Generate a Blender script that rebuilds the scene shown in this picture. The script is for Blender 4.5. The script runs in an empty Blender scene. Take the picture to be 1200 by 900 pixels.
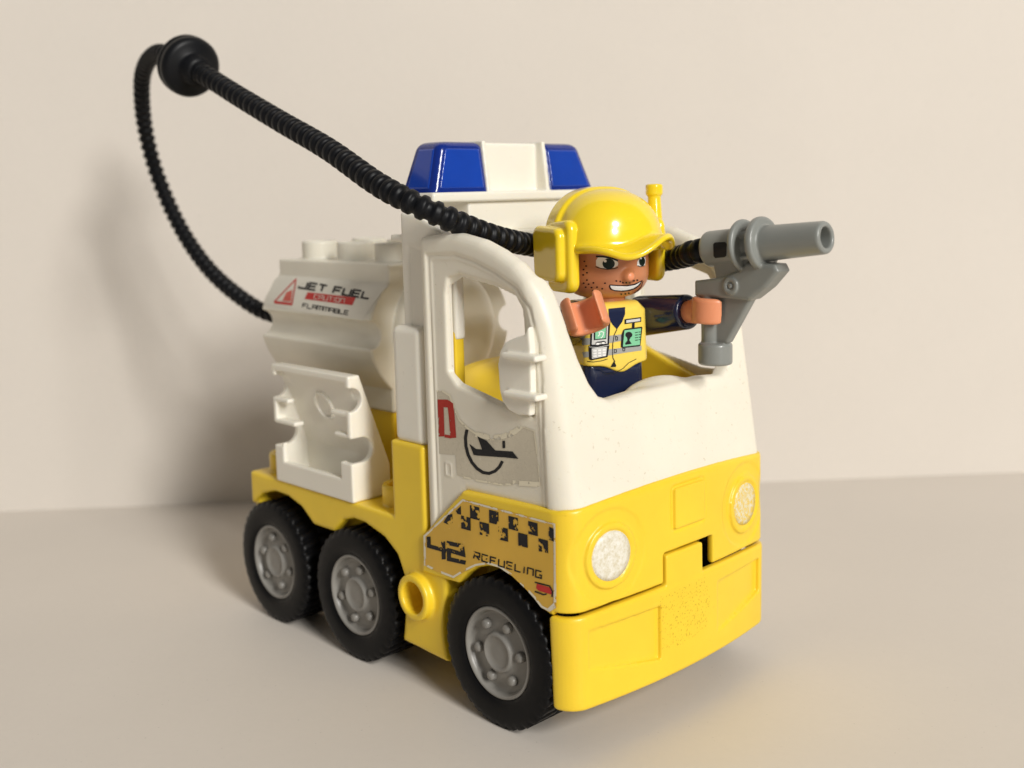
# Toy fuel truck on a table: everything is modelled in millimetres and scaled to metres at the end.
import bpy, bmesh, math, random
import numpy as np
from mathutils import Matrix, Vector, noise as mnoise
random.seed(7)
SC = bpy.context.scene
COL = SC.collection
F = np.float32

# ------------------------------------------------------------------ photographed camera (mm)
CAMP = dict(f=1297.0, yaw=-44.0547, pitch=-6.9734, roll=-1.4091, c=(250.804, -174.545, 106.288), ppx=614.08, ppy=385.14)
def cam_axes():
    y, p, r_ = (math.radians(CAMP[k]) for k in ('yaw', 'pitch', 'roll'))
    f = np.array([-math.cos(p)*math.cos(y), -math.cos(p)*math.sin(y), math.sin(p)])
    r = np.cross(f, [0, 0, 1]); r /= np.linalg.norm(r); u = np.cross(r, f)
    c, s = math.cos(r_), math.sin(r_)
    return c*r+s*u, -s*r+c*u, f
CR, CU, CF = cam_axes()
CC = np.array(CAMP['c'])
def ray(px, py):
    return CF+CR*((px-CAMP['ppx'])/CAMP['f'])-CU*((py-CAMP['ppy'])/CAMP['f'])
def at_depth(px, py, d):
    return CC+ray(px, py)*d
def on_plane(px, py, p0, n):
    d = ray(px, py); n = np.array(n, float)
    t = np.dot(np.array(p0, float)-CC, n)/np.dot(d, n)
    return CC+d*t

# ------------------------------------------------------------------ distance-field modelling
def smax(a, b, k):
    h = np.maximum(k-np.abs(a-b), 0)/k
    return np.maximum(a, b)+h*h*k*0.25
def smin(a, b, k):
    h = np.maximum(k-np.abs(a-b), 0)/k
    return np.minimum(a, b)-h*h*k*0.25
def union(*a):
    r = a[0]
    for b in a[1:]: r = np.minimum(r, b)
    return r
def cut(a, b, k=0.0):
    return smax(a, -b, k) if k > 0 else np.maximum(a, -b)
def box(X, Y, Z, x0, x1, y0, y1, z0, z1, r=0.5):
    qx = np.abs(X-(x0+x1)/2)-(x1-x0)/2+r
    qy = np.abs(Y-(y0+y1)/2)-(y1-y0)/2+r
    qz = np.abs(Z-(z0+z1)/2)-(z1-z0)/2+r
    return np.sqrt(np.maximum(qx, 0)**2+np.maximum(qy, 0)**2+np.maximum(qz, 0)**2)+np.minimum(np.maximum(qx, np.maximum(qy, qz)), 0)-r
def cyl(A, B, L, a0, b0, l0, l1, rad, r=0.3):
    d1 = np.sqrt((A-a0)**2+(B-b0)**2)-rad+r
    d2 = np.abs(L-(l0+l1)/2)-(l1-l0)/2+r
    return np.minimum(np.maximum(d1, d2), 0)+np.sqrt(np.maximum(d1, 0)**2+np.maximum(d2, 0)**2)-r
def sphere(X, Y, Z, x, y, z, r):
    return np.sqrt((X-x)**2+(Y-y)**2+(Z-z)**2)-r
def ellipsoid(X, Y, Z, c, r):
    k0 = np.sqrt(((X-c[0])/r[0])**2+((Y-c[1])/r[1])**2+((Z-c[2])/r[2])**2)
    k1 = np.sqrt(((X-c[0])/r[0]**2)**2+((Y-c[1])/r[1]**2)**2+((Z-c[2])/r[2]**2)**2)
    return k0*(k0-1)/np.maximum(k1, 1e-6)
def capsule(X, Y, Z, a, b, ra, rb=None):
    rb = ra if rb is None else rb
    a = np.array(a, float); b = np.array(b, float); d = b-a; L2 = float(d@d)
    h = np.clip(((X-a[0])*d[0]+(Y-a[1])*d[1]+(Z-a[2])*d[2])/L2, 0, 1)
    return np.sqrt((X-a[0]-h*d[0])**2+(Y-a[1]-h*d[1])**2+(Z-a[2]-h*d[2])**2)-(ra+(rb-ra)*h)
def poly(U, V, pts, r=0.0):
    pts = [(float(a), float(b)) for a, b in pts]
    n = len(pts)
    U, V = np.broadcast_arrays(U, V)
    d = np.full(U.shape, 1e9, F); s = np.ones(U.shape, F)
    for i in range(n):
        x0, y0 = pts[i]; x1, y1 = pts[i-1]
        ex, ey = x1-x0, y1-y0
        wx, wy = U-x0, V-y0
        t = np.clip((wx*ex+wy*ey)/(ex*ex+ey*ey+1e-12), 0, 1)
        d = np.minimum(d, (wx-ex*t)**2+(wy-ey*t)**2)
        c1 = V >= y0; c2 = V < y1; c3 = ex*wy > ey*wx
        s = np.where((c1 & c2 & c3) | (~c1 & ~c2 & ~c3), -s, s)
    return (s*np.sqrt(d)).astype(F)-r
def slab(d2, T, t0, t1, r=0.4):
    """extrude a 2D distance along T with rounded edges"""
    a = d2+r; b = np.abs(T-(t0+t1)/2)-(t1-t0)/2+r
    return np.minimum(np.maximum(a, b), 0)+np.sqrt(np.maximum(a, 0)**2+np.maximum(b, 0)**2)-r

def surface_net(fn, lo, hi, h):
    ax = [np.arange(lo[i]-1.5*h, hi[i]+2.5*h, h, dtype=F) for i in range(3)]
    X, Y, Z = ax[0][:, None, None], ax[1][None, :, None], ax[2][None, None, :]
    v = np.ascontiguousarray(np.broadcast_to(fn(X, Y, Z), (len(ax[0]), len(ax[1]), len(ax[2]))), dtype=F).copy()
    v[np.abs(v) < 1e-5] = 1e-5
    v[0] = np.maximum(v[0], .1); v[-1] = np.maximum(v[-1], .1)
    v[:, 0] = np.maximum(v[:, 0], .1); v[:, -1] = np.maximum(v[:, -1], .1)
    v[:, :, 0] = np.maximum(v[:, :, 0], .1); v[:, :, -1] = np.maximum(v[:, :, -1], .1)
    s = v < 0
    dims = tuple(n-1 for n in v.shape)
    # collect crossing edges sparsely
    cell_idx = []; cell_pos = []; quads = []
    strides = (dims[1]*dims[2], dims[2], 1)
    for a in range(3):
        sl0 = [slice(None)]*3; sl1 = [slice(None)]*3
        sl0[a] = slice(0, -1); sl1[a] = slice(1, None)
        cr = s[tuple(sl0)] != s[tuple(sl1)]
        I = np.argwhere(cr)
        i0 = tuple(I.T); J = I.copy(); J[:, a] += 1; j0 = tuple(J.T)
        va, vb = v[i0], v[j0]
        t = va/(va-vb)
        P = I.astype(np.float64); P[:, a] += t
        b, c = (a+1) % 3, (a+2) % 3
        cells = []
        for db, dc in ((0, 0), (-1, 0), (-1, -1), (0, -1)):
            K = I.copy(); K[:, b] += db; K[:, c] += dc
            lin = K[:, 0]*strides[0]+K[:, 1]*strides[1]+K[:, 2]
            cells.append(lin); cell_idx.append(lin); cell_pos.append(P)
        q = np.stack(cells, 1)
        flip = vb < 0
        q[flip] = q[flip][:, ::-1]
        quads.append(q)
    ci = np.concatenate(cell_idx); cp = np.concatenate(cell_pos); quads = np.concatenate(quads)
    uq, inv = np.unique(ci, return_inverse=True)
    cnt = np.bincount(inv, minlength=len(uq))
    pos = np.stack([np.bincount(inv, weights=cp[:, k], minlength=len(uq))/cnt for k in range(3)], 1)
    pos = pos*h+np.array([a_[0] for a_ in ax])
    qi = np.searchsorted(uq, quads.ravel()).reshape(-1, 4)
    return pos, qi

def link(me, name, mats, parent=None):
    o = bpy.data.objects.new(name, me)
    COL.objects.link(o)
    for m in (mats if isinstance(mats, (list, tuple)) else [mats]): me.materials.append(m)
    if parent is not None: o.parent = parent
    return o
def sdf_obj(name, fn, lo, hi, h, mats, parent=None, matfn=None):
    pos, q = surface_net(fn, lo, hi, h)
    me = bpy.data.meshes.new(name)
    me.vertices.add(len(pos)); me.vertices.foreach_set('co', pos.astype(F).ravel())
    me.loops.add(q.size); me.loops.foreach_set('vertex_index', q.astype(np.int32).ravel())
    me.polygons.add(len(q)); me.polygons.foreach_set('loop_start', np.arange(0, q.size, 4, dtype=np.int32))
    me.polygons.foreach_set('use_smooth', np.ones(len(q), bool))
    o = link(me, name, mats, parent)
    if matfn is not None:
        c = pos[q].mean(1)
        me.polygons.foreach_set('material_index', matfn(c).astype(np.int32))
    me.update(calc_edges=True); me.validate()
    return o
def empty(name, loc=(0, 0, 0), rz=0):
    o = bpy.data.objects.new(name, None); COL.objects.link(o)
    o.location = loc; o.rotation_euler = (0, 0, rz); o.empty_display_size = .01
    return o
def mesh_obj(name, bm, mats, parent=None, smooth=True):
    me = bpy.data.meshes.new(name)
    bmesh.ops.recalc_face_normals(bm, faces=bm.faces[:])
    bm.to_mesh(me); bm.free()
    for p in me.polygons: p.use_smooth = smooth
    return link(me, name, mats, parent)
def lathe(bm, prof, org, axis, n=64, rfun=None, caps=(True, True)):
    """prof: list (axial, radius); axis: unit vector"""
    a = Vector(axis).normalized()
    u = a.orthogonal().normalized(); w = a.cross(u)
    rings = []
    for s_, r in prof:
        ring = []
        for k in range(n):
            th = 2*math.pi*k/n
            rr = r if rfun is None else rfun(s_, r, th)
            ring.append(bm.verts.new(Vector(org)+a*s_+(u*math.cos(th)+w*math.sin(th))*rr))
        rings.append(ring)
    for i in range(len(rings)-1):
        for k in range(n):
            bm.faces.new((rings[i][k], rings[i][(k+1) % n], rings[i+1][(k+1) % n], rings[i+1][k]))
    for ring, rev, on in ((rings[0], True, caps[0]), (rings[-1], False, caps[1])):
        if not on: continue
        try: bm.faces.new(ring[::-1] if rev else ring)
        except Exception: pass
    return rings

# ------------------------------------------------------------------ decals printed on surfaces
class Surface:
    """maps photo pixels onto a real surface: either a plane or a distance field"""
    def __init__(self, p0=None, n=None, fn=None, start=150, end=400):
        self.p0, self.n, self.fn, self.start, self.end = p0, n, fn, start, end
        self.level = 0
    def map(self, pts, off):
        pts = np.array(pts, float)
        D = np.stack([ray(a, b) for a, b in pts])
        if self.fn is None:
            n = np.array(self.n, float); n /= np.linalg.norm(n)
            t = ((np.array(self.p0)-CC)@n)/(D@n)
            return CC+D*t[:, None]+n*off
        L = np.linalg.norm(D, axis=1, keepdims=True); D = D/L
        t = np.full(len(D), float(self.start))
        for _ in range(120):
            P = CC+D*t[:, None]
            d = np.asarray(self.fn(P[:, 0], P[:, 1], P[:, 2]), float)
            t += np.clip(d*0.7, -3, 3)
        P = CC+D*t[:, None]
        e = 0.15
        g = np.stack([np.asarray(self.fn(P[:, 0]+e*(k == 0), P[:, 1]+e*(k == 1), P[:, 2]+e*(k == 2)), float)
                      - np.asarray(self.fn(P[:, 0]-e*(k == 0), P[:, 1]-e*(k == 1), P[:, 2]-e*(k == 2)), float) for k in range(3)], 1)
        g /= np.maximum(np.linalg.norm(g, axis=1, keepdims=True), 1e-9)
        return P+g*off

class Ink:
    """collects filled outlines and strokes (photo pixels) of one colour, then links them as one mesh"""
    def __init__(self, surf, off=0.06, maxlen=6):
        self.s, self.off, self.maxlen = surf, off, maxlen
        self.bm = bmesh.new(); self.k = 0
    def _add(self, verts2d, faces):
        self.k += 1
        off = self.off+0.004*(self.k % 10)
        P = self.s.map(verts2d, off)
        vs = [self.bm.verts.new(p) for p in P]
        for f in faces:
            try: self.bm.faces.new([vs[i] for i in f])
            except Exception: pass
    def fill(self, pts):
        b = bmesh.new()
        vs = [b.verts.new((p[0], p[1], 0)) for p in pts]
        b.faces.new(vs)
        bmesh.ops.triangulate(b, faces=b.faces[:])
        for _ in range(4):
            es = [e for e in b.edges if e.calc_length() > self.maxlen]
            if not es: break
            bmesh.ops.subdivide_edges(b, edges=es, cuts=1)
            bmesh.ops.triangulate(b, faces=b.faces[:])
        b.verts.index_update()
        self._add([(v.co.x, v.co.y) for v in b.verts], [[v.index for v in f.verts] for f in b.faces])
        b.free(); return self
    def stroke(self, pts, w, closed=False):
        pts = [np.array(p, float) for p in pts]
        if closed: pts = pts+[pts[0]]
        q = [pts[0]]
        for a, b in zip(pts[:-1], pts[1:]):
            n = max(1, int(np.linalg.norm(b-a)/self.maxlen)+1)
            for i in range(1, n+1): q.append(a+(b-a)*i/n)
        n = len(q); V = []
        for i in range(n):
            if closed: d0 = q[i]-q[i-1] if i > 0 else q[-1]-q[-2]; d1 = q[i+1]-q[i] if i < n-1 else q[1]-q[0]
            else: d0 = q[i]-q[i-1] if i > 0 else q[1]-q[0]; d1 = q[i+1]-q[i] if i < n-1 else q[i]-q[i-1]
            d0 = d0/max(np.linalg.norm(d0), 1e-9); d1 = d1/max(np.linalg.norm(d1), 1e-9)
            n0 = np.array([-d0[1], d0[0]]); n1 = np.array([-d1[1], d1[0]])
            m = n0+n1; L = np.linalg.norm(m); m = m/L if L > 1e-6 else n0
            k = 1/max(0.5, float(m@n0))
            V += [q[i]+m*k*w/2, q[i]-m*k*w/2]
        self._add(V, [[2*i, 2*i+1, 2*i+3, 2*i+2] for i in range(n-1)]); return self
    def dot(self, x, y, rx, ry=None, n=14, rot=0):
        ry = rx if ry is None else ry
        c, s = math.cos(rot), math.sin(rot)
        return self.fill([(x+c*rx*math.cos(t)-s*ry*math.sin(t), y+s*rx*math.cos(t)+c*ry*math.sin(t)) for t in [2*math.pi*i/n for i in range(n)]])
    def done(self, name, mat, parent):
        # sheets face outwards: towards the side the photo sees
        bm = self.bm
        for f in bm.faces:
            f.normal_update()
            if f.normal.dot(Vector(CC)-f.calc_center_median()) < 0: f.normal_flip()
        me = bpy.data.meshes.new(name); bm.to_mesh(me); bm.free()
        for p in me.polygons: p.use_smooth = True
        return link(me, name, mat, parent)

GLY = {  # square techno lettering, unit box (x right, y down)
 'J': [[(1, 0), (1, 1), (.05, 1), (.05, .75)]], 'E': [[(1, 0), (0, 0), (0, 1), (1, 1)], [(.08, .5), (.9, .5)]],
 'T': [[(0, 0), (1, 0)], [(.5, .08), (.5, 1)]], 'F': [[(1, 0), (0, 0), (0, 1)], [(.08, .5), (.85, .5)]],
 'U': [[(0, 0), (0, 1), (1, 1), (1, 0)]], 'L': [[(0, 0), (0, 1), (1, 1)]], 'C': [[(1, 0), (0, 0), (0, 1), (1, 1)]],
 'A': [[(0, 1), (0, 0), (1, 0), (1, 1)], [(.08, .55), (.92, .55)]], 'I': [[(.5, 0), (.5, 1)]],
 'O': [[(0, 0), (1, 0), (1, 1), (0, 1), (0, -.04)]], 'N': [[(0, 1), (0, 0), (1, 0), (1, 1)]],
 'M': [[(0, 1), (0, 0), (1, 0), (1, 1)], [(.5, .08), (.5, 1)]], 'B': [[(0, 0), (1, 0), (1, 1), (0, 1), (0, -.04)], [(.08, .5), (.92, .5)]],
 'R': [[(0, 1), (0, 0), (1, 0), (1, .55), (.08, .55)], [(.5, .6), (1, 1)]], 'G': [[(1, 0), (0, 0), (0, 1), (1, 1), (1, .55), (.6, .55)]],
 '4': [[(0, 0), (0, .6), (1, .6)], [(.72, .25), (.72, 1)]], '2': [[(0, 0), (1, 0), (1, .5), (0, .5), (0, 1), (1, 1)]],
 'K': [[(0, 0), (0, 1)], [(1, 0), (.08, .5), (1, 1)]],
}
def text_px(ink, txt, org, ex, ey, lw, gap=.28, widths={}):
    """org: top-left pixel; ex: pixel vector of one letter width; ey: pixel vector of letter height"""
    org, ex, ey = (np.array(v, float) for v in (org, ex, ey)); x = 0.0
    for ch in txt:
        wch = widths.get(ch, .3 if ch == 'I' else (.45 if ch == ' ' else (1.3 if ch == 'M' else 1)))
        for st in GLY.get(ch, []):
            ink.stroke([org+ex*(x+a*wch)+ey*b for a, b in st], lw)
        x += wch+gap

# ------------------------------------------------------------------ materials
def nodes(name):
    m = bpy.data.materials.new(name); m.use_nodes = True
    nt = m.node_tree; return m, nt, nt.nodes['Principled BSDF']
def coord(nt, scale=1000.0):
    tc = nt.nodes.new('ShaderNodeTexCoord'); mp = nt.nodes.new('ShaderNodeMapping')
    mp.inputs['Scale'].default_value = (scale,)*3
    nt.links.new(tc.outputs['Object'], mp.inputs['Vector']); return mp.outputs['Vector']
def ntex(nt, vec, scale, detail=3, rough=.5):
    n = nt.nodes.new('ShaderNodeTexNoise'); n.inputs['Scale'].default_value = scale
    n.inputs['Detail'].default_value = detail; n.inputs['Roughness'].default_value = rough
    nt.links.new(vec, n.inputs['Vector']); return n.outputs['Fac']
def ramp(nt, fac, stops):
    r = nt.nodes.new('ShaderNodeValToRGB'); el = r.color_ramp.elements
    while len(el) < len(stops): el.new(.5)
    for e, (p, c) in zip(el, stops):
        e.position = p; e.color = (c, c, c, 1) if not isinstance(c, tuple) else (*c, 1)
    nt.links.new(fac, r.inputs['Fac']); return r.outputs['Color']
def mixc(nt, fac, a, b):
    m = nt.nodes.new('ShaderNodeMix'); m.data_type = 'RGBA'
    if isinstance(fac, (int, float)): m.inputs[0].default_value = fac
    else: nt.links.new(fac, m.inputs[0])
    for i, c in ((6, a), (7, b)):
        if isinstance(c, tuple): m.inputs[i].default_value = (*c, 1)
        else: nt.links.new(c, m.inputs[i])
    return m.outputs[2]
def bumpn(nt, b, h, strength, dist):
    n = nt.nodes.new('ShaderNodeBump'); n.inputs['Strength'].default_value = strength; n.inputs['Distance'].default_value = dist
    nt.links.new(h, n.inputs['Height']); nt.links.new(n.outputs['Normal'], b.inputs['Normal'])
def plastic(name, col, rough=.33, sss=0.0, var=.06, speck=0.0, speckcol=(.25, .2, .12), coat=0.0, metal=0.0, bump=.02, spec=.5):
    m, nt, b = nodes(name); v = coord(nt)
    big = ntex(nt, v, .045, 4, .6)
    dark = tuple(c*(1-var) for c in col); light = tuple(min(1, c*(1+var)) for c in col)
    c = mixc(nt, ramp(nt, big, [(.35, 0.0), (.65, 1.0)]), dark, light)
    if speck > 0:
        sp = ntex(nt, v, .9, 4, .7); area = ntex(nt, v, .06, 2)
        mu = nt.nodes.new('ShaderNodeMath'); mu.operation = 'MULTIPLY'
        nt.links.new(ramp(nt, sp, [(.62, 0.0), (.72, 1.0)]), mu.inputs[0]); nt.links.new(ramp(nt, area, [(.45, 0.0), (.7, speck)]), mu.inputs[1])
        c = mixc(nt, mu.outputs[0], c, speckcol)
    nt.links.new(c, b.inputs['Base Color'])
    fine = ntex(nt, v, .6, 4, .6)
    nt.links.new(ramp(nt, fine, [(.3, max(0, rough-.03)), (.7, rough+.04)]), b.inputs['Roughness'])
    b.inputs['Metallic'].default_value = metal
    b.inputs['Specular IOR Level'].default_value = spec
    b.inputs['Coat Weight'].default_value = coat; b.inputs['Coat Roughness'].default_value = .08
    if sss > 0:
        b.inputs['Subsurface Weight'].default_value = sss
        b.inputs['Subsurface Radius'].default_value = (1, .8, .5); b.inputs['Subsurface Scale'].default_value = .0012
    if bump > 0: bumpn(nt, b, ntex(nt, v, 1.6, 3, .6), bump, .00006)
    return m
def ink_mat(name, col, wear=0.0, scale=.9, rough=.4):
    m, nt, b = nodes(name); b.inputs['Base Color'].default_value = (*col, 1); b.inputs['Roughness'].default_value = rough+.1; b.inputs['Specular IOR Level'].default_value = .25
    if wear > 0:
        v = coord(nt); n = ntex(nt, v, scale, 2, .5)
        f = ramp(nt, n, [(wear-.012, 0.0), (wear+.012, 1.0)])
        tr = nt.nodes.new('ShaderNodeBsdfTransparent'); mx = nt.nodes.new('ShaderNodeMixShader')
        nt.links.new(f, mx.inputs[0]); nt.links.new(tr.outputs[0], mx.inputs[1]); nt.links.new(b.outputs[0], mx.inputs[2])
        nt.links.new(mx.outputs[0], nt.nodes['Material Output'].inputs['Surface'])
    return m

M = {}
M['white'] = plastic('white plastic', (.80, .755, .64), .36, sss=.15, var=.03, speck=.85, speckcol=(.45, .38, .24))
M['cream'] = plastic('aged cream plastic', (.80, .765, .66), .38, sss=.12, var=.04, speck=.12, speckcol=(.4, .33, .2))
M['bright'] = plastic('clean white plastic', (.84, .805, .71), .3, sss=.15, var=.02)
M['yellow'] = plastic('yellow plastic', (.86, .60, .030), .34, sss=.1, var=.04, speck=.35, speckcol=(.45, .25, .02))
M['helmet'] = plastic('glossy yellow plastic', (.90, .66, .02), .2, sss=.1, var=.02, coat=.5, bump=.03)
M['vestyellow'] = plastic('vest yellow plastic', (.90, .66, .10), .3, sss=.1, var=.02, coat=.2)
M['blue'] = plastic('blue lens plastic', (.004, .046, .36), .22, sss=0, var=.12, coat=.4, bump=.02, spec=.4)  # lighter copy: light passing through a translucent lens, painted as colour
M['blueshade'] = plastic('blue lens plastic with painted edge shade', (.002, .020, .20), .2, sss=0, var=.1, coat=.4, bump=.02, spec=.4)  # darker copy of the lens blue: edge shade painted into the colour
M['grey'] = plastic('grey plastic', (.23, .24, .225), .33, var=.06, coat=.1, speck=.2, speckcol=(.2, .2, .2))
M['rim'] = plastic('grey wheel plastic', (.235, .225, .205), .33, var=.08)
M['tyre'] = plastic('black rubber', (.004, .004, .0045), .42, var=.2, bump=.06, spec=.16, speck=.18, speckcol=(.05, .047, .04))
M['hose'] = plastic('black flexible hose', (.004, .0045, .006), .42, var=.2, spec=.2)
M['navy'] = plastic('navy plastic', (.007, .014, .05), .22, var=.08, coat=.4)
M['skin'] = plastic('tan skin plastic', (.56, .22, .10), .36, sss=.15, var=.04)
M['hand'] = plastic('peach hand plastic', (.78, .30, .15), .36, sss=.2, var=.03)
M['paper'] = plastic('white sticker', (.74, .71, .62), .3, var=.04, speck=.15)
M['film'] = plastic('worn clear sticker film', (.60, .545, .43), .28, var=.09, speck=.5, speckcol=(.75, .72, .62))
M['panelfilm'] = plastic('worn yellow sticker', (.70, .42, .045), .34, var=.08, speck=.4, speckcol=(.8, .62, .25))
M['black'] = ink_mat('black print', (.012, .012, .014))
M['greyink'] = ink_mat('grey print', (.36, .36, .34))
M['lightink'] = ink_mat('light grey print', (.62, .62, .60))
M['greenink'] = ink_mat('green print', (.22, .58, .34))
M['whiteink'] = ink_mat('white print', (.85, .85, .83), rough=.3)
M['eyeink'] = ink_mat('dark green eye print', (.006, .016, .012), rough=.2)
M['mouthink'] = ink_mat('dark brown print', (.02, .008, .012))
M['navyink'] = ink_mat('navy print', (.006, .012, .045), rough=.25)
M['redink'] = ink_mat('red print', (.55, .035, .03))
M['paleredink'] = ink_mat('pale red print', (.62, .12, .09))
M['wornblack'] = ink_mat('worn black print', (.012, .012, .014), wear=.40, scale=.75)
M['textblack'] = ink_mat('part worn black print', (.012, .012, .014), wear=.375, scale=.75)
M['scuff'] = ink_mat('scuffed yellow plastic', (.66, .43, .03), wear=.635, scale=2.2)
M['wornred'] = ink_mat('worn red print', (.42, .03, .02), wear=.33, scale=.8)
M['peel'] = ink_mat('peeled paper edge', (.80, .74, .58), wear=.44, scale=.5)
M['peelsolid'] = ink_mat('frayed paper edge', (.80, .75, .62), wear=.36, scale=.5)
def headlight_mat(worn=False):
    m, nt, b = nodes('scratched silver sticker'); v = coord(nt)
    n = ntex(nt, v, 1.1 if not worn else 1.5, 5, .75)
    c = ramp(nt, n, [(.36, (.62, .56, .40)), (.50, (.73, .70, .60)), (.66, (.84, .82, .76))])
    if worn: c = ramp(nt, n, [(.44, (.80, .54, .04)), (.50, (.70, .60, .32)), (.62, (.80, .76, .62))])
    nt.links.new(c, b.inputs['Base Color']); b.inputs['Roughness'].default_value = .3; b.inputs['Metallic'].default_value = .0
    bumpn(nt, b, n, .5, .0002); return m
M['lamp'] = headlight_mat(); M['oldlamp'] = headlight_mat(True)
def surface_mat(name, col, var, bscale, bstr, bdist, rough):
    m, nt, b = nodes(name); v = coord(nt)
    c = mixc(nt, ramp(nt, ntex(nt, v, .012, 4, .55), [(.35, 0.0), (.65, 1.0)]), tuple(x*(1-var) for x in col), tuple(x*(1+var) for x in col))
    fine = ntex(nt, v, .5, 5, .7)
    c = mixc(nt, ramp(nt, fine, [(.3, 0.0), (.7, .07)]), c, tuple(x*.72 for x in col))
    dust = ntex(nt, v, 1.3, 2, .4)
    c = mixc(nt, ramp(nt, dust, [(.735, 0.0), (.76, .35)]), c, tuple(x*.55 for x in col))
    nt.links.new(c, b.inputs['Base Color']); b.inputs['Roughness'].default_value = rough
    b.inputs['Specular IOR Level'].default_value = .3
    h = ntex(nt, v, bscale, 3, .5)
    sc_ = ntex(nt, v, .09, 6, .75)
    ad = nt.nodes.new('ShaderNodeMath'); ad.operation = 'MULTIPLY_ADD'
    nt.links.new(ramp(nt, sc_, [(.66, 0.0), (.70, 1.0)]), ad.inputs[0]); ad.inputs[1].default_value = .8; nt.links.new(h, ad.inputs[2])
    bumpn(nt, b, ad.outputs[0], bstr, bdist); return m
M['table'] = surface_mat('pale laminate tabletop', (.71, .655, .59), .02, .45, .22, .00012, .5)
M['wall'] = surface_mat('plain beige wall', (.69, .64, .58), .015, .8, .12, .0001, .8)

# ------------------------------------------------------------------ setting
bm = bmesh.new()
bmesh.ops.create_cube(bm, size=1, matrix=Matrix.Translation((150, 0, -10)) @ Matrix.Diagonal((2400, 2400, 20, 1)))
table = mesh_obj('tabletop', bm, M['table'], smooth=False); table['kind'] = 'structure'
wang = math.atan2(138.6, 120.7)
bm = bmesh.new()
bmesh.ops.create_cube(bm, size=1, matrix=Matrix.Translation((-91.3, 22.1, 0)) @ Matrix.Rotation(wang, 4, 'Z') @ Matrix.Translation((0, 10, 380)) @ Matrix.Diagonal((2400, 20, 800, 1)))
wall = mesh_obj('wall', bm, M['wall'], smooth=False); wall['kind'] = 'structure'

# ------------------------------------------------------------------ the truck
truck = empty('toy_truck', (55, 0, 0))
truck['label'] = 'yellow and white toy airport fuel truck with six black wheels and blue roof lights'
truck['category'] = 'toy truck'
ROOTS = [truck]

# plan outline of the cab, bowed front, leaning back above the grille
def plan(X, Y, Z, grow=0.0, bow=2.6, rc=4.2):
    lean = 0.15*np.maximum(Z-48, 0)-.004*np.maximum(48-Z, 0)
    xf = 113.4+bow*(1-(np.minimum(np.abs(Y), 34)/32)**2)
    a = X+lean-xf-grow+rc
    b = np.abs(Y)-32-grow+rc
    return np.minimum(np.maximum(a, b), 0)+np.sqrt(np.maximum(a, 0)**2+np.maximum(b, 0)**2)-rc

# --- chassis
def chassis(X, Y, Z):
    side = [(.5, 37), (60.7, 37), (60.7, 54), (71.9, 54), (71.9, 31), (78, 31), (78, 8.2), (62.4, 8.9),
            (64.6, 22), (61.5, 28.3), (57, 31.2), (50, 33), (45.6, 33.2), (41.5, 32), (37.5, 28.4), (28.8, 28.4),
            (24, 31.8), (18, 33.4), (12, 33.6), (6, 32), (.5, 28.3)]
    d2 = poly(X, Z, side)
    d = slab(d2, Y, -32, 32, .8)
    hollow = box(X, Y, Z, 3, 60, -29.5, 29.5, 20, 35, .5)
    d = cut(d, hollow)
    d = union(d, box(X, Y, Z, .9, 3.2, -31, 31, 23, 36, .4), box(X, Y, Z, 3, 60, 12, 30, 26, 36, .4))
    core = box(X, Y, Z, 4, 105, -17, 17, 9, 36, 1)
    d = union(d, core)
    d = union(d, box(X, Y, Z, 62, 105, -20, 20, 20, 46, 1))
    d = np.maximum(d, -cyl(X, Z, Y, 94.1, 15.4, -40, -20, 17.8, .1))
    d = np.maximum(d, -cyl(X, Z, Y, 94.1, 15.4, 20, 40, 17.8, .1))
    for sx in (6.2, 22.2, 38.2, 54.2):
        for sy in (-24, 24):
            if sy < 0 and 20 < sx < 40: continue
            st = cyl(X, Y, Z, sx, sy, 36, 41.6, 4.7, .4)
            st = np.maximum(st, -cyl(X, Y, Z, sx, sy, 38.5, 45, 3.3, .1))
            d = union(d, st)
    # brick below the tank
    d = union(d, box(X, Y, Z, -2, 41, -15.8, 15.8, 36, 55.2, .5))
    for s_ in (-1, 1):
        peg = cyl(X, Z, Y, 69.0, 20.8, *((-34.1, -30) if s_ < 0 else (30, 34.1)), 5.1, .5)
        d = smin(d, peg, .6)
        d = np.maximum(d, -cyl(X, Z, Y, 69.0, 20.8, *((-40, -28) if s_ < 0 else (28, 40)), 3.5, .2))
    return d
sdf_obj('chassis', chassis, (-3, -35, 8), (113, 35, 56), .45, M['yellow'], truck)

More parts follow.
